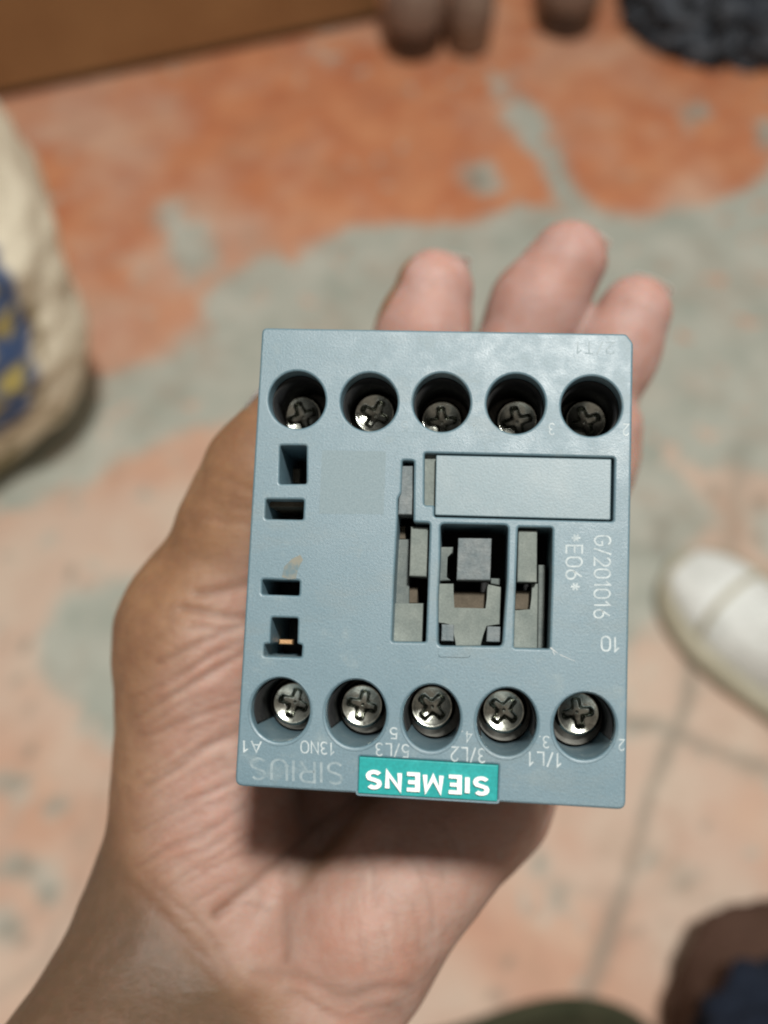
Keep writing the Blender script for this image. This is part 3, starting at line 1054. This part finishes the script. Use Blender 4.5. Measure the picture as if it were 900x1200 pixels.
SPOTS = [(64, 940, 9), (20, 1020, 14), (45, 1050, 10), (8, 1095, 9), (12, 918, 10), (665, 1050, 7), (632, 1012, 5), (768, 1006, 6), (808, 1045, 6), (812, 138, 11), (893, 160, 15), (556, 207, 17), (90, 985, 5), (30, 880, 6)]
SPOTS += [(rs.uniform(560, 900), rs.uniform(940, 1180), rs.uniform(2.5, 6)) for k in range(16)] + [(rs.uniform(0, 130), rs.uniform(620, 1150), rs.uniform(2.5, 6)) for k in range(16)] + [(rs.uniform(740, 900), rs.uniform(530, 650), rs.uniform(4, 12)) for k in range(9)]
for x, y, r in SPOTS:
    c = np.array(tuple(floor_pt(x, y))[:2]); rr = r / FPX * 1.15
    joint = np.maximum(joint, 0.75 * np.clip(1.35 - np.linalg.norm(FP + warp * 0.5 - c, axis=1) / rr, 0, 1))
chips = nz(38, 51.0) + 0.55 * nz(6, 77.0)
wear = np.maximum(wear, np.clip((chips - 0.70) / 0.12, 0, 1) * 0.6)
left = np.clip((nz(30, 90.0) - 0.55) / 0.12, 0, 1) * 0.8               # flecks of paint left on the worn patches
wear = wear * (1 - left)
ghost = np.clip(0.5 + nz(3.2, 21.0) * 0.75, 0, 1)                     # how much of the top coat is left
far = np.clip((FP[:, 1] - 0.50) / 0.55, 0, 1)                         # the paint is fresher by the wall, trodden pale where people stand
trod = np.clip(1.0 - far * 0.95 + (ghost - 0.5) * 0.95, 0, 1)

nxg, nyg = len(GX), len(GY)
ii, jj = np.meshgrid(np.arange(nxg - 1), np.arange(nyg - 1), indexing='xy')
k0 = (jj * nxg + ii).ravel()
faces = np.stack([k0, k0 + 1, k0 + 1 + nxg, k0 + nxg], 1)
zf = -0.0014 * wear + 0.0006 * nz(25, 5.0)
fm = bpy.data.meshes.new('floor')
fm.from_pydata(np.column_stack([FP, zf]).tolist(), [], faces.tolist())
fm.polygons.foreach_set('use_smooth', [True] * len(fm.polygons))
for nm, arr in (('wear', wear), ('trod', trod), ('joint', np.clip(joint, 0, 1))):
    a = fm.attributes.new(nm, 'FLOAT', 'POINT'); a.data.foreach_set('value', arr.astype(np.float32))


def make_floor():
    m, nt, b = new_mat('painted_concrete')
    w = N(nt, 'ShaderNodeAttribute', attribute_name='wear')
    t = N(nt, 'ShaderNodeAttribute', attribute_name='trod')
    n1 = noise_tex(nt, 14, 8, 0.65)
    n2 = noise_tex(nt, 60, 8, 0.7)
    fresh = mixc(nt, ramp(nt, n1, 0.35, 0.65), (0.44, 0.155, 0.072), (0.56, 0.25, 0.125))
    pale = mixc(nt, ramp(nt, n1, 0.35, 0.65), (0.53, 0.385, 0.30), (0.56, 0.46, 0.37))
    c = mixc(nt, t.outputs['Fac'], fresh, pale)
    grey = mixc(nt, ramp(nt, n1, 0.3, 0.7), (0.29, 0.325, 0.28), (0.47, 0.475, 0.415))
    mt = N(nt, 'ShaderNodeMath', operation='ADD'); ms = N(nt, 'ShaderNodeMath', operation='MULTIPLY_ADD')
    nt.links.new(n2, ms.inputs[0]); ms.inputs[1].default_value = 0.7; ms.inputs[2].default_value = -0.35
    nt.links.new(w.outputs['Fac'], mt.inputs[0]); nt.links.new(ms.outputs[0], mt.inputs[1])
    c = mixc(nt, ramp(nt, mt.outputs[0], 0.18, 0.78), c, grey)
    c = mixc(nt, ramp(nt, n2, 0.58, 0.76, c1=(0.55, 0.55, 0.55, 1)), c, (0.26, 0.23, 0.18))
    jn = N(nt, 'ShaderNodeAttribute', attribute_name='joint')
    c = mixc(nt, jn.outputs['Fac'], c, (0.215, 0.205, 0.165))
    n3 = noise_tex(nt, 9, 7, 0.7)
    c = mixc(nt, ramp(nt, n3, 0.50, 0.72, c1=(0.45, 0.45, 0.45, 1)), c, (0.33, 0.20, 0.13))
    nt.links.new(c, b.inputs['Base Color'])
    b.inputs['Roughness'].default_value = 0.62
    b.inputs['Specular IOR Level'].default_value = 0.35
    bump(nt, b, n2, 0.4, 0.002)
    return m


tag(link('floor', fm, make_floor()), kind='structure')

# ------------------------------------------------------------------ things standing on the floor around the hand
# brown board along the wall
a = floor_pt(-60, 131); b = floor_pt(446, 25)
d = (b - a).normalized(); nrm = Vector((-d.y, d.x, 0))
M['board'] = dusty('brown_board', (0.22, 0.112, 0.045), (0.27, 0.145, 0.06), 0.65, 0.3, 0.35, 0.7, 8, 160, 0.2, 0.002)
board = empty('wooden_board', Matrix.Translation(a) @ Matrix.Rotation(math.atan2(d.y, d.x), 4, 'Z'),
              'plain brown board standing along the far edge of the red floor', 'board')
L = (b - a).length
bm = bmesh.new()
def bxm(bm, x0, x1, y0, y1, z0, z1, bev=0.0):
    v = [bm.verts.new((x, y, z)) for z in (z0, z1) for x, y in ((x0, y0), (x1, y0), (x1, y1), (x0, y1))]
    for f in ((3, 2, 1, 0), (4, 5, 6, 7), (0, 1, 5, 4), (1, 2, 6, 5), (2, 3, 7, 6), (3, 0, 4, 7)):
        bm.faces.new([v[i] for i in f])
    if bev: bmesh.ops.bevel(bm, geom=bm.edges[:], offset=bev, segments=2, affect='EDGES')
bxm(bm, -0.5, L, 0, 0.03, 0.012, 0.75, 0.003)
o = link('panel', bm_mesh('panel', bm), M['board']); o.parent = board
bm = bmesh.new(); bxm(bm, -0.5, L - 0.004, 0.004, 0.026, 0, 0.0118)
o = link('foot_strip', bm_mesh('foot_strip', bm), M['inner']); o.parent = board


def lathe(profile, n=40):
    rings = [[(r * math.cos(2 * math.pi * k / n), r * math.sin(2 * math.pi * k / n), z) for k in range(n)] for r, z in profile]
    return loft(rings)


def glassy(name, c0, c1, rough=0.18):
    m = dusty(name, c0, c1, rough, 0.6, 0.4, 0.7, 30, 200, 0.05, 0.001)
    return m


M['bottle_a'] = glassy('dark_brown_glass', (0.022, 0.012, 0.009), (0.05, 0.032, 0.022))
M['bottle_b'] = glassy('brown_glass', (0.13, 0.075, 0.045), (0.19, 0.135, 0.10), 0.3)
M['label_paper'] = dusty('faded_label', (0.20, 0.14, 0.11), (0.29, 0.23, 0.18), 0.8, 0.2, 0.4, 0.7, 40, 300, 0.2, 0.001)
for px, py, r, mt, lab in ((484, 72, 0.043, 'bottle_a', 'dark brown bottle standing next to the end of the brown board'),
                           (549, 68, 0.033, 'bottle_b', 'lighter brown slim bottle in the middle of the bottles'),
                           (664, 46, 0.045, 'bottle_a', 'dark brown bottle standing apart beside the grey cloth heap')):
    p = floor_pt(px, py) + Vector((0, r * 0.8, 0))
    e = empty('bottle', Matrix.Translation(p), lab, 'bottle', 'bottles along the far edge')
    V, F = lathe([(r * 0.75, 0), (r * 0.93, 0.004), (r, 0.014), (r, 0.13), (r * 0.95, 0.15), (r * 0.6, 0.185), (r * 0.36, 0.21), (r * 0.34, 0.255), (r * 0.38, 0.257), (r * 0.38, 0.268), (r * 0.3, 0.27)])
    link('glass_body', mesh_of('glass_body', V, F), M[mt]).parent = e
    V, F = lathe([(r + 0.0006, 0.045), (r + 0.0012, 0.046), (r + 0.0012, 0.118), (r + 0.0006, 0.119)])
    link('paper_label', mesh_of('paper_label', V, F), M['label_paper']).parent = e
    V, F = lathe([(r * 0.42, 0.262), (r * 0.45, 0.264), (r * 0.45, 0.278), (r * 0.40, 0.281)])
    link('cap', mesh_of('cap', V, F), M['clamp']).parent = e

# heap of dark cloth
def blob(name, c, rx, ry, rz, amp, freq, seed, nu=96, nv=48, zmin=0.0, ridged=False):
    V, F = [], []
    for j in range(nv + 1):
        th_ = math.pi * j / nv
        for i in range(nu):
            ph = 2 * math.pi * i / nu
            q = Vector((math.sin(th_) * math.cos(ph), math.sin(th_) * math.sin(ph), math.cos(th_)))
            nse = mnoise.fractal(q * freq + Vector((seed, 0, seed * 2)), 0.8, 2.0, 4)
            if ridged: nse = 0.5 - abs(nse) * 2
            s = 1 + amp * nse
            V.append((c[0] + q.x * rx * s, c[1] + q.y * ry * s, max(zmin, c[2] + q.z * rz * s)))
    for j in range(nv):
        for i in range(nu):
            a_, b_2 = j * nu + i, j * nu + (i + 1) % nu
            F.append((a_, a_ + nu, b_2 + nu, b_2))
    return mesh_of(name, V, F)


M['cloth'] = dusty('dark_grey_cloth', (0.045, 0.053, 0.066), (0.14, 0.155, 0.175), 0.95, 0.1, 0.4, 0.65, 45, 500, 0.8, 0.004)
p = floor_pt(850, 84) + Vector((0.03, 0.13, 0.03))
me = blob('cloth_heap', (0, 0, 0.0), 0.155, 0.13, 0.10, 0.30, 3.2, 4.0, ridged=True, zmin=-0.03)
tag(link('cloth_heap', me, M['cloth'], mw=Matrix.Translation(p)), 'dark grey crumpled cloth heap lying on the floor near the bottles', 'cloth')

# printed sack
def sack():
    W, Dp, H = 0.46, 0.26, 0.42
    n, nz_ = 120, 70
    V, F, C = [], [], []
    white, blue, yellow, green, brown = (0.76, 0.71, 0.56), (0.04, 0.085, 0.20), (0.50, 0.42, 0.12), (0.30, 0.36, 0.06), (0.26, 0.20, 0.10)
    for j in range(nz_ + 1):
        t = j / nz_
        z = H * t
        sq = 1.05 - 0.95 * (t - 0.52) ** 2 - (0.10 * max(0, 0.10 - t) / 0.10) - (0.30 * max(0, (t - 0.85) / 0.15) ** 2)
        for i in range(n):
            ph = 2 * math.pi * i / n
            c, s = math.cos(ph), math.sin(ph)
            ex = 0.55
            x = W / 2 * math.copysign(abs(c) ** ex, c) * sq
            y = Dp / 2 * math.copysign(abs(s) ** ex, s) * sq * (1 + 0.10 * math.sin(math.pi * t))
            w = mnoise.fractal(Vector((x * 6, y * 6, z * 9)), 0.7, 2, 4) * 0.014
            V.append((x + w * c, y + w * s + 0.10 * t * t * 0, z))
            f = mnoise.fractal(Vector((x * 14, y * 14, z * 14)), 0.7, 2, 3)
            # print on the front and on the right-hand gusset: u runs across towards the corner, z up
            col = white
            if y < 0:
                u = (W / 2 - x)
                e = ((u - 0.165) / 0.120) ** 2 + ((z - 0.275) / 0.175) ** 2
                if e < 1 + 0.12 * f: col = blue
                if e < 0.80 and abs(math.sin((u * 0.5 + z) * 62)) > 0.62 and abs(math.sin((u - 0.4 * z) * 70 + 1)) > 0.45: col = yellow
                if 1.02 + 0.12 * f < e < 1.22: col = brown if f > 0.05 else white
                if z > 0.34 + 0.02 * f and u > 0.07: col = green
                if z < 0.06 + 0.05 * f and u > 0.05: col = (0.33, 0.29, 0.17)
            C.append((*col, 1))
    for j in range(nz_):
        for i in range(n):
            a_, b_2 = j * n + i, j * n + (i + 1) % n
            F.append((a_, b_2, b_2 + n, a_ + n))
    F.append(tuple(range(nz_ * n, (nz_ + 1) * n)))
    F.append(tuple(range(n - 1, -1, -1)))
    me = mesh_of('printed_sack', V, F)
    a = me.color_attributes.new('print', 'FLOAT_COLOR', 'POINT')
    a.data.foreach_set('color', np.array(C, np.float32).ravel())
    return me


m_, nt_, b_ = new_mat('woven_sack')
at = N(nt_, 'ShaderNodeAttribute', attribute_name='print')
ns = noise_tex(nt_, 30, 6, 0.7)
c = mixc(nt_, ramp(nt_, ns, 0.5, 0.8, c1=(0.4, 0.4, 0.4, 1)), at.outputs['Color'], (0.40, 0.35, 0.24))
nt_.links.new(c, b_.inputs['Base Color']); b_.inputs['Roughness'].default_value = 0.7
bump(nt_, b_, noise_tex(nt_, 300, 3, 0.6), 0.4, 0.002)
corner = floor_pt(150, 545)
smw = Matrix.Translation(corner + Vector((-0.255, 0.03, 0))) @ Matrix.Rotation(R_(28), 4, 'Z')
tag(link('printed_sack', sack(), m_, mw=smw), 'white woven sack with blue and yellow print and a green top', 'sack')

# white shoe pointing to the left
def outline(t, L, w):
    """half width along the shoe, t 0 toe .. 1 heel"""
    if t < 0.3:  s = math.sqrt(max(0, 1 - ((0.3 - t) / 0.3) ** 2.2))
    elif t < 0.85: s = 1 - 0.27 * (0.5 - 0.5 * math.cos(math.pi * (t - 0.3) / 0.4)) if t < 0.7 else 0.73
    else: s = 0.73 * math.sqrt(max(0, 1 - ((t - 0.85) / 0.15) ** 2))
    return w * s


def shoe(px, py, ang, label, Lm, Wm, m_sole, m_up, m_lace, group=None):
    toe = floor_pt(px, py)
    e = empty('shoe', Matrix.Translation(toe) @ Matrix.Rotation(ang, 4, 'Z'), label, 'shoe', group)
    ns_ = 40
    ts = [0.5 - 0.5 * math.cos(math.pi * k / ns_) for k in range(ns_ + 1)]
    def side_loop(grow, z):
        up = [(t * Lm + (0 if 0 < t < 1 else (grow if t == 1 else -grow)), outline(t, Lm, Wm) + (grow if 0 < t < 1 else 0), z) for t in ts]
        dn = [(x, -y, zz) for x, y, zz in up[1:-1]][::-1]
        return up + dn
    rings = [side_loop(g, z) for g, z in ((-0.004, 0.0), (0.003, 0.004), (0.006, 0.014), (0.005, 0.023), (-0.001, 0.028))]
    V, F = loft(rings)
    link('sole', mesh_of('sole', V, F), m_sole).parent = e
    V, F = [], []
    nt2, na = 48, 28
    for k in range(nt2 + 1):
        t = 0.035 + 0.94 * k / nt2
        w = outline(t, Lm, Wm) * 0.84
        h = 0.030 + 0.028 * min(1, t / 0.18) ** 0.6 + 0.045 * (0.5 - 0.5 * math.cos(math.pi * min(1, max(0, (t - 0.22) / 0.38))))
        for a_ in range(na + 1):
            ph = math.pi * a_ / na
            cx, sz = math.cos(ph), math.sin(ph)
            wr = 0.0015 * mnoise.fractal(Vector((t * 9, a_ * 0.3, 1)), 0.7, 2, 3)
            y = w * math.copysign(abs(cx) ** 0.8, cx) * (1 - 0.25 * sz * min(1, t / 0.5))
            z = 0.0245 + (h - 0.0245) * sz ** 0.8
            if t > 0.62: z = min(z, 0.085 - 0.012 * math.sin((t - 0.62) / 0.38 * math.pi))
            V.append((t * Lm, y, z + wr))
    for k in range(nt2):
        for a_ in range(na):
            i0 = k * (na + 1) + a_
            F.append((i0, i0 + 1, i0 + na + 2, i0 + na + 1))
    link('upper', mesh_of('upper', V, F), m_up).parent = e
    # toe cap seam and welt
    V, F = [], []
    rings = []
    for a_ in range(25):
        ph = math.pi * a_ / 24
        t = 0.25 - 0.03 * math.sin(ph)
        w = outline(t, Lm, Wm) * 0.845
        h = 0.030 + 0.028 + 0.045 * (0.5 - 0.5 * math.cos(math.pi * min(1, max(0, (t - 0.22) / 0.38)))) 
        y = w * math.copysign(abs(math.cos(ph)) ** 0.8, math.cos(ph)) * (1 - 0.25 * math.sin(ph) * min(1, t / 0.5))
        z = 0.0245 + (h - 0.0245) * math.sin(ph) ** 0.8 + 0.001
        rings.append([(t * Lm + 0.0035 * math.cos(q), y, z + 0.0018 * math.sin(q)) for q in [2 * math.pi * z_ / 8 for z_ in range(8)]])
    V, F = loft(rings)
    link('toe_seam', mesh_of('toe_seam', V, F), m_sole).parent = e
    for k in range(5):
        t = 0.30 + 0.055 * k
        h = 0.030 + 0.028 + 0.045 * (0.5 - 0.5 * math.cos(math.pi * min(1, max(0, (t - 0.22) / 0.38))))
        rings = []
        for s in range(15):
            u = -1 + 2 * s / 14
            c0 = Vector((t * Lm + 0.006 * u, u * Wm * 0.42, h + 0.002 - 0.013 * u * u))
            rings.append([(c0.x + 0.0035 * math.cos(q), c0.y, c0.z + 0.0022 * math.sin(q)) for q in [2 * math.pi * z / 8 for z in range(8)]])
        V, F = loft(rings)
        link('lace', mesh_of('lace', V, F), m_lace).parent = e
    return e


M['shoe_white'] = dusty('white_canvas', (0.74, 0.78, 0.76), (0.42, 0.45, 0.42), 0.75, 0.3, 0.5, 0.75, 22, 900, 0.4, 0.0015)
M['sole_beige'] = dusty('beige_rubber', (0.46, 0.44, 0.34), (0.30, 0.28, 0.20), 0.7, 0.3, 0.4, 0.75, 25, 300, 0.3, 0.001)
M['olive'] = dusty('olive_canvas', (0.035, 0.040, 0.022), (0.06, 0.06, 0.035), 0.85, 0.2, 0.4, 0.7, 30, 600, 0.5, 0.002)
p0, p1 = floor_pt(786, 668), floor_pt(905, 780)
ang = math.atan2(p1.y - p0.y, p1.x - p0.x)
shoe(784, 668, ang, 'white canvas shoe with a beige rubber sole pointing at the contactor', 0.29, 0.056, M['sole_beige'], M['shoe_white'], M['shoe_white'])

# maroon bundle with a navy cloth at the near right, dark olive shoe at the near edge
M['maroon'] = dusty('maroon_fabric', (0.080, 0.044, 0.032), (0.115, 0.068, 0.050), 0.85, 0.2, 0.35, 0.7, 18, 300, 0.5, 0.003)
M['navy'] = dusty('navy_fabric', (0.008, 0.012, 0.024), (0.015, 0.022, 0.036), 0.9, 0.2, 0.35, 0.7, 18, 300, 0.5, 0.003)
p = floor_pt(955, 1262, 0.05)
me = blob('fabric_bundle', (0, 0, 0), 0.105, 0.13, 0.09, 0.10, 1.6, 9.0, zmin=-0.06)
tag(link('fabric_bundle', me, M['maroon'], mw=Matrix.Translation(p)), 'dark maroon rounded fabric bundle on the pale floor under the navy cloth', 'bundle')
p = floor_pt(955, 1288, 0.125)
me = blob('navy_cloth', (0, 0, 0), 0.085, 0.085, 0.055, 0.22, 2.4, 2.0, zmin=-0.05)
tag(link('navy_cloth', me, M['navy'], mw=Matrix.Translation(p)), 'navy blue crumpled cloth lying on the maroon bundle', 'cloth')
p0, p1 = floor_pt(770, 1240), floor_pt(600, 1262)
shoe(775, 1246, math.atan2(p1.y - p0.y, p1.x - p0.x) , 'dark olive shoe with a pale toe at the near edge of the floor', 0.27, 0.05, M['olive'], M['olive'], M['sole_beige'])
